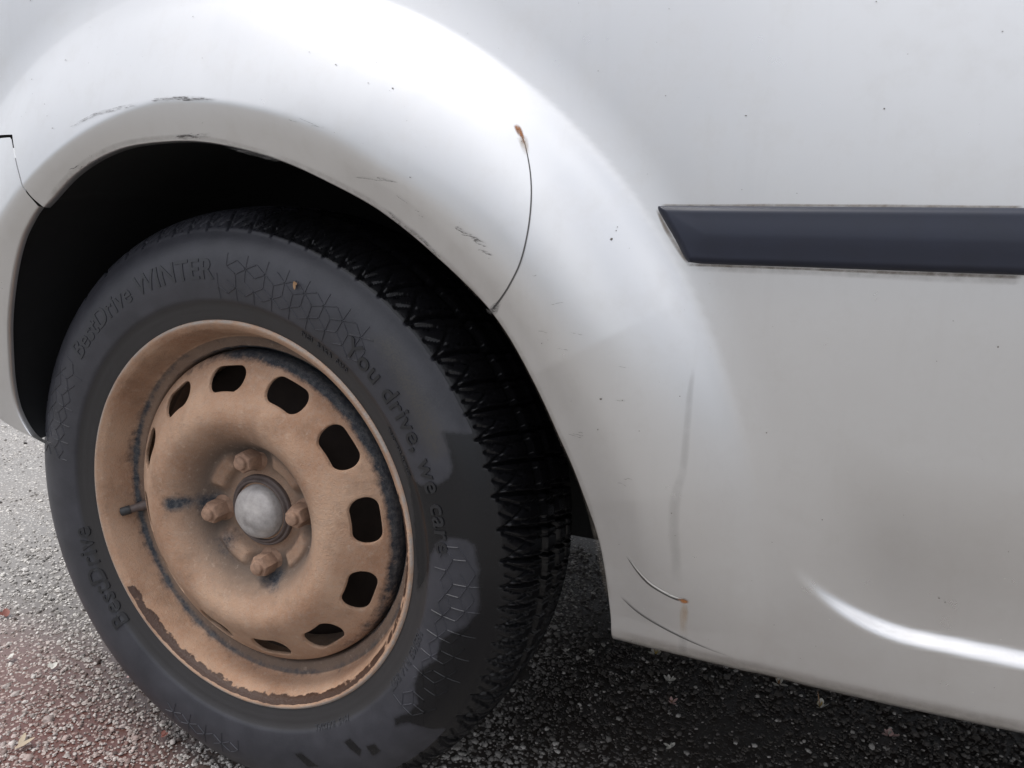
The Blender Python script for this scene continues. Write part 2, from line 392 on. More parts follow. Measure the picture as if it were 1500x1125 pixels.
# pale stones standing proud in the asphalt
def build_stones():
    a5 = np.arange(5) * TAU / 5                        # a chip: foot ring, smaller top ring, crown
    base = np.vstack([np.stack([np.cos(a5), np.sin(a5), -.2 + 0 * a5], -1), np.stack([.72 * np.cos(a5 + .3), .72 * np.sin(a5 + .3), .62 + 0 * a5], -1), [[0, 0, .85]]])
    bf = []
    for k in range(5):
        k2 = (k + 1) % 5; bf += [[k, k2, 5 + k2], [k, 5 + k2, 5 + k], [5 + k, 5 + k2, 10]]
    bf = np.array(bf)
    nb = len(base)
    def region(n, x0, x1, y0, y1, d0):                 # denser towards the place the photo was taken from
        p = np.stack([RNG.uniform(x0, x1, n), RNG.uniform(y0, y1, n)], -1)
        d = np.hypot(p[:, 0] - .53, p[:, 1] + .55)
        return p[RNG.random(n) < np.minimum(1, (d0 / d) ** 2)]
    P = np.concatenate([region(190000, -2.4, 0, -.34, 1.5, .95), region(46000, 0, 1.25, -.1, .75, 1.1)])
    n = len(P)
    size = np.clip(RNG.lognormal(math.log(.0019), .40, n), .0009, .0058)
    ang = RNG.uniform(0, 6.283, n); asp = RNG.uniform(.6, 1, n); ht = RNG.uniform(.35, .75, n)
    jit = 1 + .22 * RNG.standard_normal((n, nb, 1))
    V = base[None] * jit * size[:, None, None]
    V[..., 1] *= asp[:, None]; V[..., 2] *= ht[:, None]
    c, s = np.cos(ang)[:, None], np.sin(ang)[:, None]
    X = V[..., 0] * c - V[..., 1] * s + P[:, 0:1]; Y = V[..., 0] * s + V[..., 1] * c + P[:, 1:2]
    Z = V[..., 2] + (size * .12)[:, None] - .001
    verts = np.stack([X, Y, Z], -1).reshape(-1, 3)
    faces = (bf[None] + (np.arange(n) * nb)[:, None, None]).reshape(-1, 3)
    me = bpy.data.meshes.new('aggregate_stones'); nf = len(faces)
    me.vertices.add(len(verts)); me.vertices.foreach_set('co', verts.astype(np.float32).ravel())
    me.loops.add(nf * 3); me.loops.foreach_set('vertex_index', faces.astype(np.int32).ravel())
    me.polygons.add(nf); me.polygons.foreach_set('loop_start', np.arange(nf, dtype=np.int32) * 3); me.update(calc_edges=True); me.validate()
    me.materials.append(M['stone']); o = bpy.data.objects.new('aggregate_stones', me); COL.objects.link(o)
    shade_grit = ground_shade_grit(P[:, 0], P[:, 1]); 
    tone = RNG.beta(1.15, .75, n) * (1 - np.where(RNG.random(n) < .13, .4, .96) * shade_grit)   # painted shade and grit darken most stones under the car
    attr(o, 'tone', np.repeat(tone, nb)); attr(o, 'red', np.repeat(ground_red(P[:, 0], P[:, 1]) * RNG.uniform(.2, 1, n), nb))
    return tag(o, 'small pale and brown stones bedded in the dark asphalt', 'gravel', kind='stuff')
build_stones()

# ================================================================== THE CAR
car = empty('parked_car', (0, 0, 0))
tag(car, 'silver car with scuffed flared arch, dusty brown steel wheel and black side moulding', 'car')

# --- quarter panel (with the flared arch and the sill)
xr = 1.5; zt = 1.06; xl = -.62
corner = LIP[0]
d0 = sill_edge(np.concatenate([np.linspace(corner[0], .7, 40), np.linspace(.72, xr, 12)])); d0[0] = corner
ztop = np.array([(xr, zt), (xl, zt)])
d1 = np.vstack([SEAM, [(-.33, SEAM_END[1] + .004), (xl, SEAM_END[1] + .012)]])
# outer edge: up the right end, along the top and down the rear end
right = np.stack([np.full(30, xr), np.linspace(sill_z(xr), zt, 30)], -1)
top = np.stack([np.linspace(xr, xl, 60), np.full(60, zt)], -1)[1:]
rear = np.stack([np.full(12, xl), np.linspace(zt, d1[-1][1], 12)], -1)[1:]
PQ = coons(LIP, np.vstack([right, top, rear]), d0, d1, 520, 300, 1.25)
def panel(name, P, parent, flange=.007, sillturn=False):
    nu, nv = P.shape[:2]
    y = body_y(P[..., 0], P[..., 1])
    V = np.stack([P[..., 0], y, P[..., 1]], -1)
    # rolled lip: extra rows turning into the wheel well
    rows = []
    for dy, dr in ((flange, -.0015), (.004, -.0014), (.0012, -.0010), (.0003, -.0004)):
        e = V[:, 0].copy(); th = np.arctan2(e[:, 2] - WC, e[:, 0])
        e[:, 0] += np.cos(th) * dr; e[:, 2] += np.sin(th) * dr; e[:, 1] += dy; rows.append(e)
    V = np.concatenate([np.stack(rows, 1), V], 1); nv += 4
    if sillturn:
        r2 = []
        for dy, dz in ((.10, .012), (.03, -.0005), (.008, -.0015)):
            e = V[0].copy(); e[:, 1] += dy; e[:, 2] += dz; r2.append(e)
        V = np.concatenate([np.stack(r2, 0), V], 0); nu += 3
    return mesh_obj(name, V.reshape(-1, 3), grid_faces(nu, nv)[:, ::-1], M['paint'], parent)
quarter = panel('quarter_panel', PQ, car, sillturn=True)
tag(quarter, 'silver side panel with flared wheel arch and sill')

# --- rear bumper end
bb = np.vstack([BBOT, [(-.40, .405), (-.70, .42)]])
bs = np.vstack([BSEAM, [(-.33, SEAM_END[1] - .0012), (-.70, SEAM_END[1] + .008)]])
PB = coons(BLIP, np.stack([np.full(30, -.70), np.linspace(bs[-1][1], bb[-1][1], 30)], -1), bs, bb, 140, 90, 1.3)
PB[..., 0] -= .0
bump_o = panel('rear_bumper', PB, car, flange=.006)

# dark strip added behind the panel and bumper joint, stopping light from inside
def gap_strip(name, P, w, depth):
    P = resample(catmull(P, 6), 40); T = np.gradient(P, axis=0); T /= np.linalg.norm(T, axis=1, keepdims=True); N = np.stack([-T[:, 1], T[:, 0]], -1)
    V = np.stack([lift(P + N * s * w, -depth) for s in (-.5, 0, .5)], 1); V[:, [0, 2], 1] += .004
    return mesh_obj(name, V.reshape(-1, 3), grid_faces(40, 3), M['gap'], car)
gap_strip('panel_gap', np.vstack([BSEAM[0] + [.001, -.002], BSEAM[3::6], BSEAM[-1] + [0, .004]]), .016, .004)
gap_strip('panel_gap', [SEAM_END + [.003, -.001], (-.33, SEAM_END[1] + .002), (-.60, SEAM_END[1] + .009)], .018, .005)

# --- strips following the panel: seams, cracks, runs, scuffs
def ribbon(name, P, w0, mat, off=.0005, fade=(.1, .1), across=5, taper=True, parent=None, label=None, soft=True, n=None):
    P = resample(catmull(P, 6), n or max(8, int(np.linalg.norm(np.diff(np.asarray(P), axis=0), axis=1).sum() / .004)))
    T = np.gradient(P, axis=0); T /= np.linalg.norm(T, axis=1, keepdims=True) + 1e-12
    N = np.stack([-T[:, 1], T[:, 0]], -1); m = len(P); t = np.linspace(0, 1, m)
    w = np.full(m, w0) if np.isscalar(w0) else np.interp(t, np.linspace(0, 1, len(w0)), w0)
    verts, al = [], []
    f = np.clip(np.minimum(t / max(fade[0], 1e-6), (1 - t) / max(fade[1], 1e-6)), 0, 1)
    for k in range(across):
        s = -1 + 2 * k / (across - 1)
        verts.append(lift(P + N * (s * w / 2)[:, None], off)); al.append(f * ((1 - s * s) if soft else (1.0 if abs(s) < .99 else .0 + (across < 4))))
    V = np.stack(verts, 1); A = np.stack(al, 1)
    o = mesh_obj(name, V.reshape(-1, 3), grid_faces(m, across), mat, parent or car)
    attr(o, 'fade', A)
    if label: o['label'] = label
    return o
ARCHSEAM = [(0.3052, 0.6451), (0.3099, 0.6364), (0.3161, 0.6183), (0.3191, 0.6004), (0.319, 0.5802), (0.3151, 0.5599), (0.3063, 0.5433), (0.2941, 0.5302), (0.2873, 0.5245)]
ribbon('panel_seam', ARCHSEAM, [.0007, .0011, .0013, .0014, .0015, .0019], M['crack'], fade=(.02, .02), label='thin dark curved seam across the flared arch')
ribbon('rust_spot', [(0.3, 0.6516), (0.3028, 0.6484), (0.3059, 0.6437), (0.3092, 0.6378)], [.003, .0045, .003, .002], M['rust'], .0007, (.12, .35), label='orange rust at the top of the arch seam')
ribbon('rust_spot', [(0.3059, 0.6437), (0.3088, 0.6378), (0.3118, 0.6305)], [.007, .006, .004], M['rustrun'], .0006, (.2, .5))
ribbon('grime_patch', [(0.2828, 0.5255), (0.2893, 0.5247), (0.2977, 0.533)], [.004, .008, .003], M['scuff'], .0006, (.2, .4))
C1 = [(0.3944, 0.3595), (0.4022, 0.3496), (0.4113, 0.341), (0.4209, 0.3359), (0.4294, 0.3325), (0.4359, 0.3319)]
ribbon('paint_crack', C1, [.0006, .0012, .0022, .0016, .0012, .0020], M['crack'], fade=(.1, .02), label='cracked paint line above the sill corner')
ribbon('paint_crack', np.array(C1) + [0, .0016], [.0005, .0008, .0014, .0016, .0018, .0012], M['chip'], .0004, (.2, .1))
ribbon('paint_crack', [(0.3906, 0.3253), (0.4017, 0.3174), (0.4169, 0.3103), (0.4363, 0.3027), (0.455, 0.2963), (0.471, 0.2916)], [.0008, .0012, .0012, .0011, .0009, .0004], M['crack'], fade=(.08, .4), label='long thin crack low on the sill corner')
ribbon('rust_spot', [(0.4313, 0.3333), (0.4354, 0.3318), (0.4396, 0.3314)], [.0012, .0046, .0015], M['rust'], .0007, (.2, .2), label='rust at the end of the sill crack')
ribbon('rust_run', [(0.4364, 0.3309), (0.436, 0.3184), (0.4366, 0.3049)], [.004, .0075, .006, .008], M['rustrun'], .0006, (.2, .6), label='pale brown run below the rusty crack')
ribbon('water_run', [(0.4365, 0.3076), (0.4366, 0.2967), (0.437, 0.2898)], [.008, .007, .007], M['drip'], .0006, (.3, .1))
ribbon('water_run', [(0.4309, 0.4955), (0.4303, 0.4769), (0.4305, 0.4544), (0.43, 0.4267), (0.4268, 0.4098), (0.4266, 0.3876), (0.429, 0.3651), (0.4309, 0.3418)], [.003, .005, .0055, .006, .0085, .0085, .008, .009], M['drip'], .0006, (.06, .12), label='faint dirty water run down the panel')

def scuffs(P, n, length, spread, w=(.0005, .0018), mat='scuff', along=None, name='paint_scuff'):
    P = resample(catmull(P, 8), 200)
    if along is None and n > 4: ribbon(name, P, .0042, M['rub'], .0004, (.2, .2))
    for k in range(n):
        i = random.randrange(4, 195); c = P[i] + np.array([random.gauss(0, spread), random.gauss(0, spread)])
        T = P[min(i + 4, 199)] - P[max(i - 4, 0)]; T /= np.linalg.norm(T)
        if along is not None: T = np.array(along) / np.linalg.norm(along)
        T = T + np.array([random.gauss(0, .07), random.gauss(0, .07)])
        L = length * random.uniform(.35, 1.3)
        q = [c + T * L * (s - .5) + np.array([random.gauss(0, .0003), random.gauss(0, .0003)]) for s in np.linspace(0, 1, 5)]
        ribbon(name, q, [random.uniform(*w) * f for f in (.3, 1, .6, 1, .3)], M[mat], .0006, (.1, .1), n=24)
scuffs([(-0.0069, 0.6762), (0.0137, 0.677), (0.0351, 0.6757), (0.0547, 0.6739)], 9, .022, .0009)
scuffs([(-0.1068, 0.66), (-0.0808, 0.6676), (-0.0555, 0.6711), (-0.029, 0.6739)], 7, .022, .0008, (.0003, .0008))
scuffs([(-0.0029, 0.6488), (0.0155, 0.6479), (0.0413, 0.6494)], 6, .018, .0008, (.0006, .0018))
scuffs([(0.2678, 0.5803), (0.2766, 0.5773), (0.283, 0.5724), (0.2894, 0.5667), (0.2957, 0.5614)], 14, .010, .0010, (.0004, .0014), along=(1, -.25))
scuffs([(0.1645, 0.6201), (0.1842, 0.616), (0.2141, 0.6133)], 4, .025, .001, (.0004, .0010))
scuffs([(0.2427, 0.5616), (0.2317, 0.572), (0.2136, 0.5824), (0.2023, 0.591)], 8, .014, .0009, (.0006, .0016))
scuffs([(0.2039, 0.612), (0.2226, 0.5969), (0.237, 0.5886)], 3, .012, .001, (.0003, .0007))
scuffs([(0.1039, 0.6293), (0.0714, 0.6363), (0.0523, 0.6416)], 5, .016, .0007, (.0005, .0012))
scuffs([(-0.1187, 0.6234), (-0.0977, 0.6303)], 4, .010, .0007, (.0004, .001))
scuffs([(0.1591, 0.6509), (0.1408, 0.6548), (0.1219, 0.6592)], 3, .02, .001, (.0003, .0006))
scuffs([(0.3263, 0.5849), (0.3342, 0.5448), (0.3595, 0.51), (0.3749, 0.4646), (0.3852, 0.4168)], 12, .008, .014, (.0003, .0006), along=(1, 0))
# grime along the arch lip
ribbon('edge_grime', [(0.3821, 0.3186), (0.365, 0.3921), (0.3424, 0.4408), (0.3158, 0.4904), (0.2895, 0.5262)], .006, M['grimefaint'], .0006, (.05, .05))
ribbon('edge_grime', [(0.286, 0.5284), (0.2432, 0.5632), (0.196, 0.5939), (0.1484, 0.6159), (0.0988, 0.6338)], .006, M['grimefaint'], .0006, (.05, .05))
ribbon('edge_grime', [(0.0988, 0.6338), (0.0399, 0.6459), (-0.0108, 0.6479), (-0.0661, 0.6423), (-0.117, 0.624), (-0.1591, 0.5973)], .005, M['grimefaint'], .0006, (.05, .05))
ribbon('edge_grime', [(0.3888, 0.2906), (0.4171, 0.2896), (0.4551, 0.2862), (0.5052, 0.2798), (0.5698, 0.2818), (0.6452, 0.2833)], .016, M['grimefaint'], .0006, (.05, .02))

# flecks of dirt all over the panel
def flecks(name, n, size, mat, box, off=.0006):
    verts, faces = [], []
    k = 0
    while k < n:
        x, z = random.uniform(box[0], box[1]), random.uniform(box[2], box[3])
        if math.hypot(x, z - WC) < .385: continue
        if math.hypot(x, z - WC) > .5 and random.random() < .35: continue
        s = size * random.lognormvariate(0, .5); m = 6; a0 = random.random() * 6.28; el = random.uniform(.4, 1)
        ring = [(x + s * math.cos(a0 + 6.283 * i / m) * random.uniform(.6, 1.2), z + el * s * math.sin(a0 + 6.283 * i / m) * random.uniform(.6, 1.2)) for i in range(m)]
        P = lift(np.array(ring + [(x, z)]), off); P[m] += np.array([0, -1, 0]) * s * .25
        b = len(verts); verts += P.tolist(); faces += [[b + i, b + (i + 1) % m, b + m] for i in range(m)]
        k += 1
    o = mesh_obj(name, verts, faces, M[mat], car); o['kind'] = 'stuff'
    return o
flecks('dirt_flecks', 230, .00033, 'speck', (-.2, .95, .28, .85))
flecks('pale_splashes', 110, .0004, 'drop', (.35, .95, .27, .55))

# --- side moulding
def build_moulding():
    top = catmull([(0.4003, 0.599), (0.4576, 0.5993), (0.536, 0.5999), (0.6051, 0.6003)], 10); bot = catmull([(0.4205, 0.5623), (0.4814, 0.5628), (0.5399, 0.5631), (0.6097, 0.5635)], 10)
    tip = np.array([(0.3986, 0.5983), (0.3993, 0.5957), (0.4048, 0.5874), (0.4118, 0.577), (0.418, 0.5666), (0.4209, 0.5632)])
    top = np.vstack([top, [(1.5, top[-1][1] + .002)]]); bot = np.vstack([bot, [(1.5, bot[-1][1] + .001)]])
    nu, nv = 260, 41
    uu = np.linspace(0, 1, nu) ** 2.6; vv = .5 - .5 * np.cos(np.linspace(0, math.pi, nv))
    L = catmull(tip, 6)[::-1]; dl = np.r_[0, np.cumsum(np.linalg.norm(np.diff(L, axis=0), axis=1))]
    left = np.stack([np.interp(vv * dl[-1], dl, L[:, k]) for k in (0, 1)], -1)
    x = left[None, :, 0] * (1 - uu[:, None]) + 1.5 * uu[:, None]
    zb = np.interp(x, bot[:, 0], bot[:, 1]); zt_ = np.interp(x, top[:, 0], top[:, 1])
    near = np.exp(-((x - left[None, :, 0]) / .006) ** 2)
    z = (zb + (zt_ - zb) * vv[None]) * (1 - near) + left[None, :, 1] * near
    d = np.minimum(np.minimum(z - zb, zt_ - z) + .0004, (x - left[None, :, 0]) * .84)
    hgt = (zt_ - zb)
    c = np.clip(d / .0048, 0, 1); h = .0074 * np.sqrt(1 - (1 - c) ** 2) + .0022 * np.sin(np.clip(vv, 0, 1) * math.pi)[None] ** 1.3 * (1 - np.exp(-np.clip(d, 0, 1) / .012))
    P = lift(np.stack([x, z], -1).reshape(-1, 2), 0); N = body_n(x.ravel(), z.ravel())
    V = P + N * h.reshape(-1, 1)
    F = grid_faces(nu, nv).tolist()
    # skirt down to the panel
    idx = [i * nv for i in range(nu)][::-1] + list(range(nv))[1:] + [i * nv + nv - 1 for i in range(nu)][1:]
    b = len(V); V = np.vstack([V, (P - N * .002)[idx]])
    for k in range(len(idx) - 1): F.append([idx[k], idx[k + 1], b + k + 1, b + k])
    o = mesh_obj('side_moulding', V, F, M['trim'], car)
    o['label'] = 'long black plastic side moulding with slanted end'
build_moulding()
ribbon('moulding_grime', [(0.3998, 0.5995), (0.4189, 0.5995), (0.4576, 0.6), (0.498, 0.6005), (0.536, 0.6006), (0.5717, 0.6008), (0.605, 0.6009)], [.002, .0018, .0024, .0018, .0026, .002, .0018], M['grime'], .0008, (.03, .0))
ribbon('moulding_grime', [(0.3978, 0.597), (0.4046, 0.5848), (0.4131, 0.5726), (0.4214, 0.5614)], [.002, .0035, .0035, .002], M['grime'], .0008, (.05, .05))
ribbon('moulding_grime', [(0.4197, 0.5614), (0.4608, 0.5617), (0.5016, 0.5618), (0.54, 0.5618), (0.5761, 0.5621), (0.6098, 0.5623)], [.0022, .002, .0018, .0025, .003, .0025], M['grime'], .0008, (.03, .0))
ribbon('moulding_grime', [(0.422, 0.5597), (0.4609, 0.56), (0.5018, 0.5601), (0.5402, 0.5602), (0.5763, 0.5603), (0.61, 0.5608)], [.005, .006, .005, .006, .007, .007], M['grimefaint'], .0007, (.1, .0))

# --- wheel-well liner and underbody
def build_liner():
    E = np.vstack([LIP, BLIP]); a = np.degrees(np.arctan2(E[:, 1] - WC, E[:, 0])); o = np.argsort(a)
    a, r, y = a[o], np.hypot(E[:, 0], E[:, 1] - WC)[o], body_y(E[:, 0], E[:, 1])[o]
    deg = np.linspace(a.min() + .5, a.max() + .3, 120); th = np.radians(deg)
    k = np.array([.25, .5, .25]); rl = np.interp(deg, a, r); y0 = np.interp(deg, a, y)
    prof = [(.0012, .0035), (.004, .012), (.010, .03), (.016, .07), (.016, .20), (.012, .30), (-.03, .315), (-.30, .32)]
    V = np.stack([[((q + d) * np.cos(t), yy + e, WC + (q + d) * np.sin(t)) for d, e in prof] for q, t, yy in zip(rl, th, y0)], 0)
    return mesh_obj('wheel_well_liner', V.reshape(-1, 3), grid_faces(len(th), len(prof)), M['black'], car)
build_liner()
def build_under():
    bm = bmesh.new()
    for x0, x1, y0, y1, z0, z1 in ((.40, 1.48, .07, 1.62, .275, 1.0), (-.48, .398, .34, 1.62, .24, 1.0), (-.58, .40, .10, .338, .72, 1.0), (-.30, .44, .42, 1.30, .155, .30)):  # last low block added to darken the ground seen behind the tyre
        r = bmesh.ops.create_cube(bm, size=1, matrix=Matrix.Translation(((x0 + x1) / 2, (y0 + y1) / 2, (z0 + z1) / 2)) @ Matrix.Diagonal((x1 - x0, y1 - y0, z1 - z0, 1)))
    bmesh.ops.bevel(bm, geom=bm.edges[:], offset=.02, segments=2, affect='EDGES')
    me = bpy.data.meshes.new('underbody'); bm.to_mesh(me); bm.free(); me.materials.append(M['under'])
    o = bpy.data.objects.new('underbody', me); COL.objects.link(o); o.parent = car
build_under()

def build_axle():  # beam added to darken the view past the tyre
    th = np.linspace(0, TAU, 24, endpoint=False)
    V = np.stack([[(.03 + r * math.cos(t), y, WC - .03 + r * math.sin(t)) for y, r in ((.17, .02), (.171, .036), (.40, .036), (1.4, .034))] for t in th])
    mesh_obj('axle_beam', V.reshape(-1, 3), grid_faces(24, 4, True), M['under'], car)
build_axle()
# ------------------------------------------------------------------ the wheel
wheel = empty('wheel', (0, 0, WC), car)
def revolve(name, prof, n, mat, step=.0015, parent=None, smooth_prof=True, disp=None):
    """prof: list of (r, y); spun about the wheel axis"""
    P = catmull(prof, 6) if smooth_prof else np.asarray(prof, float)
    L = np.linalg.norm(np.diff(P, axis=0), axis=1).sum(); P = resample(P, max(4, int(L / step)))
    th = np.linspace(0, TAU, n, endpoint=False)
    R = np.broadcast_to(P[None, :, 0], (n, len(P))).copy(); Y = np.broadcast_to(P[None, :, 1], (n, len(P))).copy(); T = np.broadcast_to(th[:, None], R.shape)
    if disp: R, Y = disp(R, Y, T)
    V = np.stack([R * np.cos(T), Y, R * np.sin(T)], -1)
    o = mesh_obj(name, V.reshape(-1, 3), grid_faces(n, len(P), True), mat, parent or wheel)
    return o, R, Y, T

# tyre ---------------------------------------------------------------
TYRE_P = [(.1885, .010), (.1915, .0035), (.1965, .0008), (.203, -.0012), (.2125, -.0050), (.2138, -.0062), (.2195, -.0078), (.231, -.0098), (.244, -.0098), (.256, -.0072), (.266, -.0022), (.2745, .0045), (.2762, .0052), (.283, .0125), (.289, .022), (.2935, .034), (.2962, .052), (.2978, .075)]
TYRE_P = TYRE_P + [(r, .165 - y) for r, y in TYRE_P[::-1][1:]]
_tp = catmull(TYRE_P, 6); _half = _tp[: np.argmax(_tp[:, 0])]
def tyre_y(r): return np.interp(r, _half[:, 0], _half[:, 1])
N_PITCH = 72
def tread(R, Y, T):
    R = R.copy(); Y = Y.copy()
    ph = T * N_PITCH / TAU + .55 * np.sin(T * 4 + .6) + .3 * np.sin(T * 9 + 2)   # pitches of uneven length
    side = np.minimum(Y, .165 - Y)                      # distance from either shoulder
    outer = R > .2755
    mir = np.where(Y > .0825, -1, 1)
    cut = np.zeros_like(R)
    # circumferential grooves
    for yc in (.054, .0825, .111):
        cut = np.maximum(cut, .0075 * (1 - sm(.0034, .0050, abs(Y - yc + 0 * ph))))
    # lateral shoulder grooves, raked, wide at the outside
    lat = (ph + (side - .02) * 9 * mir) % 1; lat = np.minimum(lat, 1 - lat)
    wd = np.interp(side, [.005, .012, .03, .05], [.065, .07, .08, .07])
    dep = np.interp(side, [.004, .010, .02, .05], [.001, .0036, .0062, .007])
    cut = np.maximum(cut, np.where(outer, dep * (1 - sm(wd * .75, wd, lat)), 0))
    # second half-length notch giving the saw-tooth shoulder
    for off, sl, dp in ((.30, 24, .0026), (.62, -20, .0022), (.80, 33, .0018)):
        n2 = (ph + off + (side - .02) * sl * mir) % 1; n2 = np.minimum(n2, 1 - n2)
        cut = np.maximum(cut, np.where(outer & (side > .007) & (side < .034), dp * (1 - sm(.03, .062, n2)), 0))
    # zigzag sipes
    zz = .08 * (2 * abs(((side * 210) % 1) - .5))
    for o in (.25, .75):
        s = (ph + o + zz + (side - .02) * 9 * mir) % 1; s = np.minimum(s, 1 - s)
        cut = np.maximum(cut, np.where(outer & (side > .012), .0022 * (1 - sm(.018, .034, s)), 0))
    nr, ny = np.cos(np.interp(side, [0, .01, .03, .06], [.9, .7, .25, 0])), np.sin(np.interp(side, [0, .01, .03, .06], [.9, .7, .25, 0]))
    R -= cut * nr; Y += cut * ny * mir
    # fine moulding rings above the bead
    ring = np.where((R > .2035) & (R < .2115) & (Y < .05), .00035 * np.sin((R - .2035) / .0016 * TAU), 0); Y -= ring
    # flat where it stands on the ground
    z = R * np.sin(T) + WC; lowest = .0005
    f = np.where(z < lowest, (WC - lowest) / np.maximum(-R * np.sin(T), 1e-6), 1); R = R * np.minimum(f, 1)
    return R, Y
tyre, TR, TY, TT = revolve('tyre', TYRE_P, 2100, M['tyre'], .0019, disp=tread)
WET = [(0.1806, 0.4017), (0.1878, 0.392), (0.195, 0.3781), (0.2003, 0.3724), (0.2075, 0.3705), (0.2159, 0.3748), (0.225, 0.3744), (0.2339, 0.3805), (0.237, 0.3863), (0.235, 0.3964), (0.2281, 0.4179), (0.2529, 0.4172), (0.2951, 0.3894), (0.314, 0.3358), (0.2993, 0.2119), (0.2355, 0.1377), (0.2114, 0.1418), (0.1959, 0.1447), (0.1808, 0.1381), (0.1795, 0.146), (0.1924, 0.1553), (0.2038, 0.1681), (0.2018, 0.1851), (0.2067, 0.2011), (0.2224, 0.2157), (0.2298, 0.2382), (0.25, 0.252), (0.2601, 0.2675), (0.2609, 0.3039), (0.2563, 0.3252), (0.25, 0.33), (0.2379, 0.3301), (0.2237, 0.322), (0.2158, 0.3075), (0.2131, 0.2914), (0.1996, 0.2683), (0.1965, 0.3131), (0.1935, 0.3617)]
SPOTS = ([(0.1478, 0.1081), (0.1584, 0.1136), (0.1643, 0.1062), (0.1551, 0.0975)], [(0.1225, 0.1038), (0.1319, 0.1104), (0.1447, 0.1021), (0.1414, 0.0938)], [(0.0644, 0.0729), (0.0737, 0.0773), (0.0936, 0.0672), (0.0812, 0.0616)])
MUD = [(0.1607, 0.4927), (0.1805, 0.4914), (0.2091, 0.4517), (0.2268, 0.4224), (0.2313, 0.4028), (0.2218, 0.3945), (0.2077, 0.4112), (0.1949, 0.4387), (0.1769, 0.4713)]
def tyre_dirt(o, V):
    """where the rubber is wet, and where mud has dried on it"""
    x, y, z = V[..., 0], V[..., 1], V[..., 2] + WC
    r = np.hypot(x, z - WC); deg = np.degrees(np.arctan2(z - WC, x))
    w = np.where(y < .03, .5 + pt_in_poly(x, z, WET) / .013, 0)
    for spot in SPOTS: w = np.maximum(w, np.where(y < .03, .5 + pt_in_poly(x, z, spot) / .010, 0))
    front = np.interp(deg, [-180, -110, -75, -55, 62, 78, 100, 180], [0, 0, .25, 1, 1, .7, .15, 0])
    w = np.clip(np.maximum(w, sm(.272, .279, r) * front * 1.2 - .08), 0, 1)
    attr(o, 'wet', w)
    attr(o, 'bead', 1 - sm(.2110, .2150, r)); attr(o, 'mud', np.clip(.4 + pt_in_poly(x, z, MUD) / .012, 0, 1) * (y < .03))
tyre_dirt(tyre, np.stack([TR * np.cos(TT), TY, TR * np.sin(TT)], -1))

# raised rubber lettering and relief ---------------------------------
def bend_text(txt, name, theta_mid, r, size, mat, height=.0010, inward=False, spacing=1.0, shear=0.0):
    cu = bpy.data.curves.new('tmp', 'FONT'); cu.body = txt; cu.size = size; cu.align_x = 'CENTER'; cu.align_y = 'CENTER'
    cu.space_character = spacing; cu.resolution_u = 3; cu.extrude = .5; cu.shear = shear; cu.offset = size * .012
    ob = bpy.data.objects.new('tmp', cu); COL.objects.link(ob)
    dg = bpy.context.evaluated_depsgraph_get(); me = bpy.data.meshes.new_from_object(ob.evaluated_get(dg))
    bpy.data.objects.remove(ob); bpy.data.curves.remove(cu)
    bm = bmesh.new(); bm.from_mesh(me)
    long = [e for e in bm.edges if e.calc_length() > size * .22 and abs(e.verts[0].co.z - e.verts[1].co.z) < .1]
    bmesh.ops.subdivide_edges(bm, edges=long, cuts=3); bmesh.ops.triangulate(bm, faces=bm.faces); bm.to_mesh(me); bm.free()
    me.name = name
    n = len(me.vertices); co = np.empty(n * 3, np.float32); me.vertices.foreach_get('co', co); co = co.reshape(-1, 3)
    sgn = 1 if not inward else -1
    th = math.radians(theta_mid) - sgn * co[:, 0] / r; rr = r + sgn * co[:, 1]
    y = tyre_y(rr) - np.where(co[:, 2] > 0, height, -.001)
    V = np.stack([rr * np.cos(th), y, rr * np.sin(th)], -1)
    me.vertices.foreach_set('co', V.astype(np.float32).ravel()); me.update()
    me.materials.clear(); me.materials.append(mat)
    o = bpy.data.objects.new(name, me); COL.objects.link(o); o.parent = wheel
    return o
bend_text('BestDrive WINTER', 'tyre_lettering', 116.5, .2405, .0262, M['letter2'], .0006, spacing=1.02)
bend_text('You drive, we care', 'tyre_lettering', 28.56, .2310, .0240, M['letter'], spacing=1.07)
bend_text('BestDrive', 'tyre_lettering', -153.42, 0.2157, .0262, M['letter'], spacing=1.10)
bend_text('PIGI  BAKA  0850', 'tyre_small_lettering', 57.90, .2085, .0062, M['letter2'], .0005, spacing=1.2)
bend_text('TREADWEAR  TUBELESS', 'tyre_small_lettering', 27.73, .2085, .0042, M['letter2'], .0004)
bend_text('185/65 R14 86T', 'tyre_small_lettering', -26.07, .214, .011, M['letter2'], .0005)
bend_text('M+S  RADIAL', 'tyre_small_lettering', -59.49, .212, .008, M['letter2'], .0004)

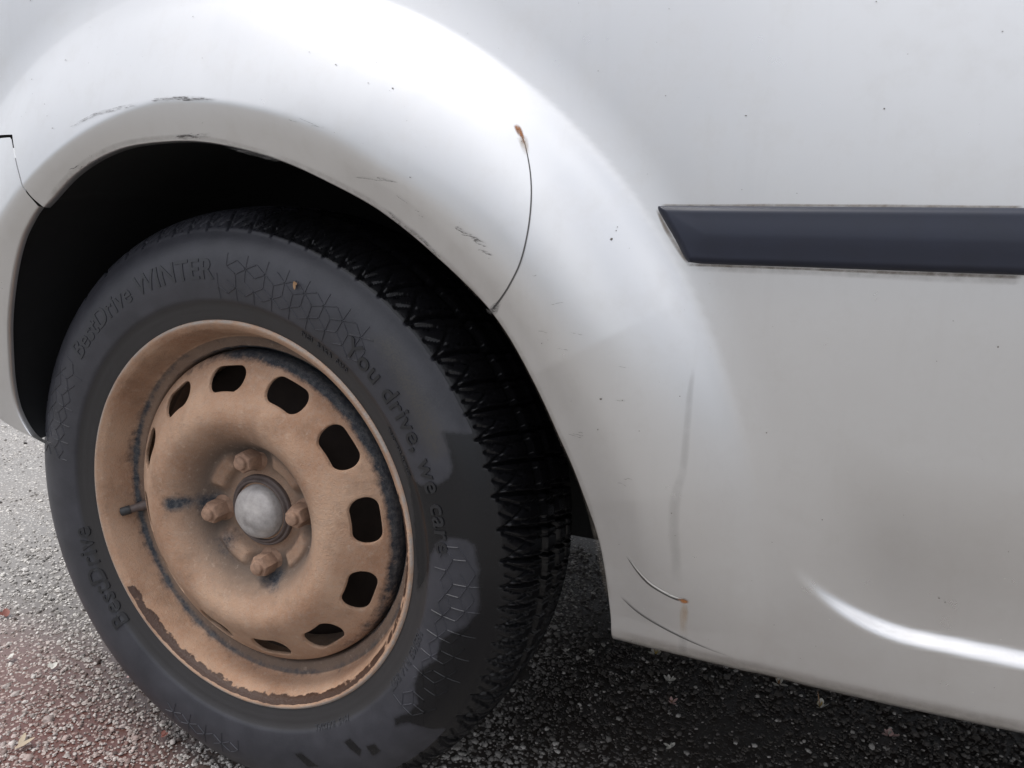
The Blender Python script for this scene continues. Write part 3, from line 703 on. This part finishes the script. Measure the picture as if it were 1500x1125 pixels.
def relief(th0, th1, r0, r1, cell=.0155, w=.0011, h=.0006, mat=None, lines=True, rag=.0):
    """tumbling-block relief: rows of rhombi moulded in thin ribs on the sidewall"""
    verts, faces = [], []
    rm = (r0 + r1) / 2
    a = cell; hx = a * math.sqrt(3) / 2
    def put(u, v): return (math.radians(th0) - u / rm, r0 + v)
    U = math.radians(th0 - th1) * rm
    segs = set()
    def add(p, q):
        k = tuple(sorted([(round(p[0], 5), round(p[1], 5)), (round(q[0], 5), round(q[1], 5))]))
        segs.add(k)
    nj = int((r1 - r0) / (1.5 * a)) + 2; ni = int(U / (2 * hx)) + 2
    for j in range(-1, nj):
        for i in range(-1, ni):
            cx, cy = i * 2 * hx + (j % 2) * hx, j * 1.5 * a
            hexa = [(cx + a * math.sin(k * math.pi / 3), cy + a * math.cos(k * math.pi / 3)) for k in range(6)]
            for k in range(6): add(hexa[k], hexa[(k + 1) % 6])
            for k in (0, 2, 4): add((cx, cy), hexa[k])
    for p, q in segs:
        if not (0 <= p[0] <= U and 0 <= q[0] <= U and 0 <= p[1] <= r1 - r0 and 0 <= q[1] <= r1 - r0): continue
        if random.random() < rag * abs(((p[0] + q[0]) / U) - 1) ** 2: continue
        dx, dy = q[0] - p[0], q[1] - p[1]; L = math.hypot(dx, dy); nx, ny = -dy / L * w / 2, dx / L * w / 2
        b = len(verts)
        for s in range(3):
            f = .06 + .88 * s / 2
            x, y = p[0] + dx * f, p[1] + dy * f
            for kx, ky, hh in ((nx * 1.6, ny * 1.6, -.0004), (nx * .5, ny * .5, h), (-nx * .5, -ny * .5, h), (-nx * 1.6, -ny * 1.6, -.0004)):
                t, r = put(x + kx, y + ky); verts.append((r * math.cos(t), float(tyre_y(r)) - hh, r * math.sin(t)))
        for s in range(2):
            for k in range(3):
                o = b + s * 4 + k; faces.append([o, o + 4, o + 5, o + 1])
    o = mesh_obj('tyre_relief', verts, faces, M['tyre'], wheel, False); tyre_dirt(o, np.array(verts)); return o
relief(89.77, 47.65, .2145, .262, cell=.0122, rag=.3)
relief(5.63, -37.33, .220, .268, cell=.0128, rag=.3)
relief(171.86 % 360, 143.85, .222, .262, cell=.012, mat=M['letter'], rag=.3)
relief(-91.51 % 360, -115.25 % 360, .232, .262, cell=.013, mat=M['letter'], rag=.3)

# steel rim -----------------------------------------------------------
def rim_attrs(o, R, Y, T):
    x, z = R * np.cos(T), R * np.sin(T) + WC
    d = np.ones_like(R); g = np.zeros_like(R)
    deg = (np.degrees(T) + 360) % 360
    # black band in the groove outside the disc, on the left and bottom
    gro = np.exp(-((R - .1735) / .0042) ** 2)
    d -= gro * np.interp(deg, [0, 60, 100, 130, 165, 200, 230, 270, 300, 330, 360], [.6, .4, .25, .4, .8, .85, .65, .5, .4, .5, .6])
    # disc edge scoured on the upper right, also painting in the gap's dark shadow
    edge = sm(.1475, .1585, R) * (R < .1655)
    d -= edge * np.interp(deg, [0, 20, 60, 85, 110, 140, 300, 330, 360], [1, 1, 1, .95, .5, .15, .15, .6, 1])
    d -= .85 * np.exp(-(((x - -0.0854) / .012) ** 2 + ((z - 0.3003) / .010) ** 2))
    d -= .62 * np.exp(-(((x - -0.0636) / .011) ** 2 + ((z - 0.2974) / .016) ** 2))
    d -= .75 * np.exp(-(((x - 0.0163) / .020) ** 2 + ((z - 0.2327) / .010) ** 2))
    d -= .50 * np.exp(-(((x - -0.0414) / .022) ** 2 + ((z - 0.2590) / .016) ** 2))
    d -= .40 * np.exp(-(((x - 0.0731) / .008) ** 2 + ((z - 0.3254) / .012) ** 2))
    ba = (T - math.radians(52.5) + math.pi / 4) % (math.pi / 2) - math.pi / 4
    boss = np.exp(-(np.maximum(abs(ba) - math.radians(14), 0) / math.radians(8)) ** 2) * np.exp(-((R - .0560) / .0085) ** 4)
    g += np.exp(-((R - .060) / .021) ** 2) * 1.0 * (1 - .75 * boss)                    # greyer in the bolt recess
    g += np.where((R > .1625) & (R < .1752), .95, 0) * np.interp(deg, [0, 90, 150, 210, 280, 360], [.7, .8, .6, .7, .9, .7])
    g += .0 * R
    attr(o, 'dust', d); attr(o, 'grey', np.clip(g, 0, 1)); attr(o, 'bare', np.exp(-((R - .1932) / .0016) ** 2) * (Y < .004))
    wet = np.exp(-((np.maximum(.1862 - R, 0) / .0036) ** 2)) * (1 - sm(.1895, .191, R)) * (R > .17) * np.interp(deg, [0, 12, 30, 205, 214, 228, 240, 262, 285, 310, 320, 340, 346, 360], [.6, .65, 0, 0, .5, .75, .72, .7, .72, .66, .6, .6, .55, .6])
    attr(o, 'wet', wet)
RIM_P = [(.1925, .010), (.1945, .0065), (.1950, .0030), (.1940, .0006), (.1922, -.0004), (.1900, .0004), (.1878, .0022), (.1858, .0042), (.1838, .0085), (.1808, .0175), (.1783, .0265), (.1768, .0312), (.1755, .0336), (.1735, .0352), (.1690, .0372), (.1650, .0385), (.1634, .0440), (.1630, .0560), (.160, .085), (.162, .118), (.176, .140), (.190, .150)]
rim, R_, Y_, T_ = revolve('rim', RIM_P, 240, M['rim'], .0013)
rim_attrs(rim, R_, Y_, T_)

DISC = np.array([(.027,.034),(.0285,.0322),(.034,.0345),(.040,.0385),(.048,.0395),(.056,.0385),(.062,.035),(.068,.027),(.074,.0175),(.081,.0085),(.089,.0020),(.098,-.0018),(.107,-.002),(.115,.0005),(.1235,.0055),(.132,.0115),(.140,.0172),(.148,.023),(.155,.029),(.1595,.0345),(.161,.040),(.1615,.046),(.1618,.056)])
_dp = catmull(DISC, 6)
def disc_y(r, t):
    y = np.interp(r, _dp[:, 0], _dp[:, 1])
    # four kidney bosses between the nuts and four nut seats
    a = (t - math.radians(7.5 + 45) + math.pi / 4) % (math.pi / 2) - math.pi / 4
    bo = np.exp(-(np.maximum(abs(a) - math.radians(14), 0) / math.radians(8)) ** 2) * np.exp(-((r - .0560) / .0085) ** 4)
    b = (t - math.radians(7.5) + math.pi / 4) % (math.pi / 2) - math.pi / 4
    se = np.exp(-((b * r) ** 2 + (r - .053) ** 2) / .0115 ** 2)
    return y - .0095 * bo - .0062 * se
def build_disc():
    NA = 24                                             # columns per 30 degree sector
    n = 12 * NA
    VA = math.radians(8)                                # a vent centre
    verts, faces = [], []
    def ringblock(radii):
        b = len(verts)
        for r in radii:
            for k in range(n):
                t = VA + TAU / 12 / 2 + TAU * k / n; verts.append((r, t))
        for i in range(len(radii) - 1):
            for k in range(n):
                k2 = (k + 1) % n; faces.append([b + i * n + k, b + i * n + k2, b + (i + 1) * n + k2, b + (i + 1) * n + k])
    prof_r = np.concatenate([np.arange(.0270, .1170, .0011), [.1170]])
    ringblock(prof_r)
    outer = [.1555, .1558, .1570, .1580, .1588, .1595, .1601, .1606, .161, .1613, .1615, .16165, .1618]
    ringblock(outer)
    RA, RB = .1170, .1555
    MS = 12
    vent_edges = []
    for s in range(12):
        tc = VA + s * TAU / 12
        ta, tb = tc - TAU / 24, tc + TAU / 24
        ring = [(RA, ta + (tb - ta) * k / NA) for k in range(NA)] + [(RA + (RB - RA) * k / MS, tb) for k in range(MS)] + \
               [(RB, tb - (tb - ta) * k / NA) for k in range(NA)] + [(RB - (RB - RA) * k / MS, ta) for k in range(MS)]
        # vent outline: rounded slot, longer along the rim than across it
        rc, hr, ht, cr_ = .1368, .0122, .0226, .0114
        out = []
        for r, t in ring:
            u, v = (t - tc) * rc, r - rc
            an = math.atan2(v / (RB - RA) * 1.2, u / (rc * TAU / 12) * 1.05)
            # march to rounded-rectangle boundary
            dx, dy = math.cos(an) * ht, math.sin(an) * hr
            lo, hi = 0, 2
            for _ in range(26):
                mid = (lo + hi) / 2; ax, ay = abs(dx * mid), abs(dy * mid)
                qx, qy = max(ax - (ht - cr_), 0), max(ay - (hr - cr_), 0)
                ins = (math.hypot(qx, qy) < cr_) and ax <= ht and ay <= hr
                if ins: lo = mid
                else: hi = mid
            out.append((rc + dy * lo, tc + dx * lo / rc))
        K = 6; m = len(ring); b = len(verts)
        for k in range(K + 1):
            f = (k / K)
            for (r, t), (r2, t2) in zip(ring, out): verts.append((r * (1 - f) + r2 * f, t * (1 - f) + t2 * f))
        for k in range(K):
            for i in range(m):
                i2 = (i + 1) % m; faces.append([b + k * m + i, b + k * m + i2, b + (k + 1) * m + i2, b + (k + 1) * m + i])
        vent_edges.append((b + K * m, m, tc, rc))
    A = np.array(verts); r, t = A[:, 0], A[:, 1]
    y = disc_y(r, t)
    V = np.stack([r * np.cos(t), y, r * np.sin(t)], -1)
    V = V.tolist(); RT = A.tolist()
    for b, m, tc, rc in vent_edges:                     # rolled-in vent edge
        prev = b
        for ins, dy in ((.0005, .0003), (.0010, .0012), (.0011, .0038)):
            st = len(V)
            for i in range(m):
                r0, t0 = RT[b + i]; du, dv = (t0 - tc) * rc, r0 - rc; L = math.hypot(du, dv)
                r1, t1 = r0 - dv / L * ins, t0 - du / L * ins / rc
                V.append((r1 * math.cos(t1), float(disc_y(np.array(r0), np.array(t0))) + dy, r1 * math.sin(t1))); RT.append((r1, t1))
            for i in range(m):
                i2 = (i + 1) % m; faces.append([prev + i, prev + i2, st + i2, st + i])
            prev = st
    o = mesh_obj('wheel_disc', V, faces, M['rim'], wheel)
    RT = np.array(RT); rim_attrs(o, RT[:, 0], np.array(V)[:, 1], RT[:, 1])
    bm = bmesh.new(); bm.from_mesh(o.data); bmesh.ops.remove_doubles(bm, verts=bm.verts, dist=2e-5); bmesh.ops.recalc_face_normals(bm, faces=bm.faces); bm.to_mesh(o.data); bm.free()
    for p in o.data.polygons: p.use_smooth = True
    return o
build_disc()

# hub ring, cap, nuts, valve ------------------------------------------
revolve('hub_ring', [(.0372, .040), (.0368, .0340), (.0352, .0322), (.0340, .0330), (.0330, .0312), (.0318, .0298), (.0304, .0300), (.0296, .0318), (.0290, .036), (.0286, .044)], 64, M['hubring'], .0008)
def dent(R, Y, T):
    x, z = R * np.cos(T), R * np.sin(T)
    k = (R < .0268)
    d = .0035 * np.exp(-(((x - .016) / .008) ** 2 + ((z + .020) / .006) ** 2)) + .0016 * np.exp(-(((x + .005) / .007) ** 2 + ((z + .013) / .005) ** 2)) + .0004 * np.sin(x * 230 + 1) * np.sin(z * 190)
    return R, Y + d * k
revolve('hub_cap', [(.0276, .046), (.0276, .0330), (.0270, .0275), (.0254, .0235), (.0222, .0205), (.0172, .0182), (.0115, .0169), (.0055, .0163), (.0002, .0162)], 64, M['cap'], .0008, disp=dent)
def nut_mesh():
    prof = [(0.0, .0), (.0046, .0), (.0056, .0007), (.0058, .0022), (.0058, .0040), (.0066, .0042), (.0084, .0046), (.0094, .0058), (.0098, .0080), (.0100, .0195), (.0116, .0215), (.0122, .028)]
    n = 36; V, F = [], []
    for i, (r, y) in enumerate(prof):
        for k in range(n):
            t = TAU * k / n
            hexf = math.cos(math.pi / 6) / math.cos((t % (math.pi / 3)) - math.pi / 6)
            f = 1 + (hexf - 1) * (.9 if 7 <= i <= 9 else (.5 if i == 6 else 0))
            V.append((max(r, 1e-5) * f * math.cos(t), y, max(r, 1e-5) * f * math.sin(t)))
    F = [[i * n + k, i * n + (k + 1) % n, (i + 1) * n + (k + 1) % n, (i + 1) * n + k] for i in range(len(prof) - 1) for k in range(n)]
    return V, F
nv_, nf_ = nut_mesh()
nut0 = mesh_obj('lug_nut', nv_, nf_, M['nut'], wheel)
for i, p in enumerate(nut0.data.polygons): p.use_smooth = not (5 * 36 <= i < 9 * 36)
for k in range(4):
    o = nut0 if k == 0 else nut0.copy()
    if k: COL.objects.link(o); o.parent = wheel
    a = math.radians(7.5 + 90 * k)
    o.scale = (1.16, 1.1, 1.16); o.location = (.0535 * math.cos(a), .0120, .0535 * math.sin(a)); o.rotation_euler = (0, random.uniform(0, 1), 0)
def build_valve():
    a = math.radians(-172.5); r = .160
    base = np.array([r * math.cos(a), .036, r * math.sin(a)]); d = np.array([math.cos(a) * .62, -.72, math.sin(a) * .62 - .10]); d /= np.linalg.norm(d)
    u = np.cross(d, [0, 0, 1.]); u /= np.linalg.norm(u); v = np.cross(d, u)
    def tube(name, pr, mat):
        V = [base + d * s + (u * math.cos(TAU * k / 16) + v * math.sin(TAU * k / 16)) * rr for s, rr in pr for k in range(16)]
        F = [[i * 16 + k, i * 16 + (k + 1) % 16, (i + 1) * 16 + (k + 1) % 16, (i + 1) * 16 + k] for i in range(len(pr) - 1) for k in range(16)]
        mesh_obj(name, V, F, mat, wheel)
    tube('valve_stem', [(0, .0062), (.006, .0055), (.012, .0043), (.019, .0040), (.0195, .0030)], M['hubring'])
    tube('valve_cap', [(.0185, .0046), (.019, .0048), (.0275, .0046), (.0285, .0036), (.0288, .0024), (.0282, .0020), (.0275, .0)], M['valve'])
build_valve()
# brake drum behind the vents
revolve('brake_drum', [(.030, .060), (.085, .062), (.100, .066), (.104, .070), (.152, .074), (.153, .08)], 64, M['brake'], .006, smooth_prof=False)

# ================================================================== LITTER ON THE GROUND
def petal_mesh(bm, c, L, w, ang, tilt, roll=0):
    """one small curled petal"""
    pts = []
    for i in range(5):
        s = i / 4; ww = w * math.sin(math.pi * (.12 + .80 * s)) ; zz = L * (math.sin(tilt) * s + .25 * s * s)
        for k in (-1, 0, 1):
            x = L * math.cos(tilt) * s; y = ww * k; z = zz + abs(k) * ww * .35
            pts.append(bm.verts.new((c[0] + x * math.cos(ang) - y * math.sin(ang), c[1] + x * math.sin(ang) + y * math.cos(ang), c[2] + z)))
    for i in range(4):
        for k in range(2): bm.faces.new([pts[i * 3 + k], pts[i * 3 + k + 1], pts[i * 3 + k + 4], pts[i * 3 + k + 3]])
MP = dict(white=m_plain('white_petal', (.60, .58, .52), .6), yellow=m_plain('yellow_stamen', (.52, .38, .10), .6), tan=m_plain('brown_stalk', (.30, .17, .08), .7),
          pink=m_plain('pinkish_petal', (.52, .34, .31), .6), red=m_plain('red_leaf', (.20, .055, .035), .6), straw=m_plain('dry_straw', (.42, .34, .24), .7))
def bm_obj(name, bm, mat, parent=None):
    me = bpy.data.meshes.new(name); bm.to_mesh(me); bm.free(); me.materials.append(mat)
    for p in me.polygons: p.use_smooth = True
    o = bpy.data.objects.new(name, me); COL.objects.link(o)
    if parent: o.parent = parent
    return o
def blossom(loc, s, seed, label, petal='white', stalk=True, core='yellow', group='fallen blossoms under the sill'):
    rnd = random.Random(seed)
    root = empty('fallen_blossom', (loc[0], loc[1], .003)); tag(root, label, 'blossom', group)
    for k in range(rnd.choice((4, 5, 6))):
        bm = bmesh.new(); a = TAU * k / 5 + rnd.uniform(-.7, .7)
        petal_mesh(bm, (.15 * s * math.cos(a), .15 * s * math.sin(a), .001), s * rnd.uniform(.4, 1.05), s * rnd.uniform(.18, .34), a, rnd.uniform(-.15, 1.1)); bm_obj('petal', bm, MP[petal], root)
    bm = bmesh.new()
    for k in range(9):
        a = rnd.uniform(0, TAU); petal_mesh(bm, (0, 0, .001), s * rnd.uniform(.35, .6), s * .05, a, rnd.uniform(.5, 1.3))
    bm_obj('stamens', bm, MP[core], root)
    if stalk:
        bm = bmesh.new(); a = rnd.uniform(0, TAU); petal_mesh(bm, (0, 0, .002), s * 1.3, s * .07, a, 1.0); bm_obj('stalk', bm, MP['tan'], root)
    return root
B = [
 ((0.316, 0.4407), .0125, 'yellowish fallen blossom on the asphalt just below the sill corner', 'white', True, 'yellow'),
 ((0.4782, 0.4391), .0120, 'white petalled blossom with an orange stalk touching the sill line', 'white', True, 'tan'),
 ((0.5306, 0.4091), .0110, 'white and yellow blossom lying half a step right of the orange stalked one', 'white', True, 'yellow'),
 ((0.6077, 0.3847), .0105, 'pinkish white blossom on the dark ground furthest right under the sill', 'pink', False, 'white'),
 ((0.3481, 0.3835), .0100, 'white blossom without stalk below the yellowish one near the sill corner', 'white', False, 'white'),
 ((0.3613, 0.3375), .0085, 'small brown centred blossom lower than the stalkless white one', 'pink', True, 'tan'),
 ((0.3796, 0.2534), .0080, 'white scrap of blossom lowest on the ground in the middle', 'white', False, 'white'),
 ((0.2348, 0.4054), .0080, 'white blossom left of the sill corner beside the tyre', 'white', False, 'white'),
 ((0.2013, 0.393), .0060, 'tiny white blossom closest to the tyre tread', 'white', False, 'white'),
]
for i, (loc, s, lab, p, st, co) in enumerate(B): blossom(loc, s, i + 3, lab, p, st, co)
def scrap(name, loc, L, w, ang, mat, label, cat):
    bm = bmesh.new(); petal_mesh(bm, (0, 0, 0), L, w, 0, .12); petal_mesh(bm, (L * .2, w * .3, .0008), L * .7, w * .8, 1.1, .25)
    o = bm_obj(name, bm, MP[mat]); o.location = (loc[0], loc[1], .003); o.rotation_euler = (0, 0, ang); tag(o, label, cat); return o
scrap('pink_petal', (-0.2856, 0.091), .011, .0045, .3, 'pink', 'pale pink petal on the asphalt left of the tyre', 'petal')
scrap('red_leaf', (-0.5706, 0.1274), .016, .005, 2.6, 'red', 'small red leaf at the left edge of the photo', 'leaf')
scrap('brown_leaf', (-0.1519, 0.0219), .008, .0035, .8, 'red', 'tiny rust coloured leaf scrap on asphalt below the tyre', 'leaf')
scrap('dry_leaf', (-0.2805, -0.0614), .020, .004, .9, 'straw', 'dry straw coloured leaf in the bottom left corner', 'leaf')
scrap('white_petal', (-0.4626, 0.0536), .010, .005, .1, 'white', 'white petal at the left edge below the red leaf', 'petal')
scrap('white_petal', (-0.3877, 0.0627), .010, .004, 1.9, 'white', 'white petal on grey asphalt midway between left edge and tyre', 'petal')

def stuck_scrap():
    a, r = math.radians(69.88), 0.2501
    o = scrap('leaf_scrap', (0, 0), .007, .0016, 0, 'tan', 'tiny curled tan leaf scrap stuck to the top of the tyre shoulder', 'leaf')
    o.location = (r * math.cos(a), float(tyre_y(r)) - .0012, WC + r * math.sin(a)); o.rotation_euler = (math.radians(90), math.radians(70), 0)
stuck_scrap()
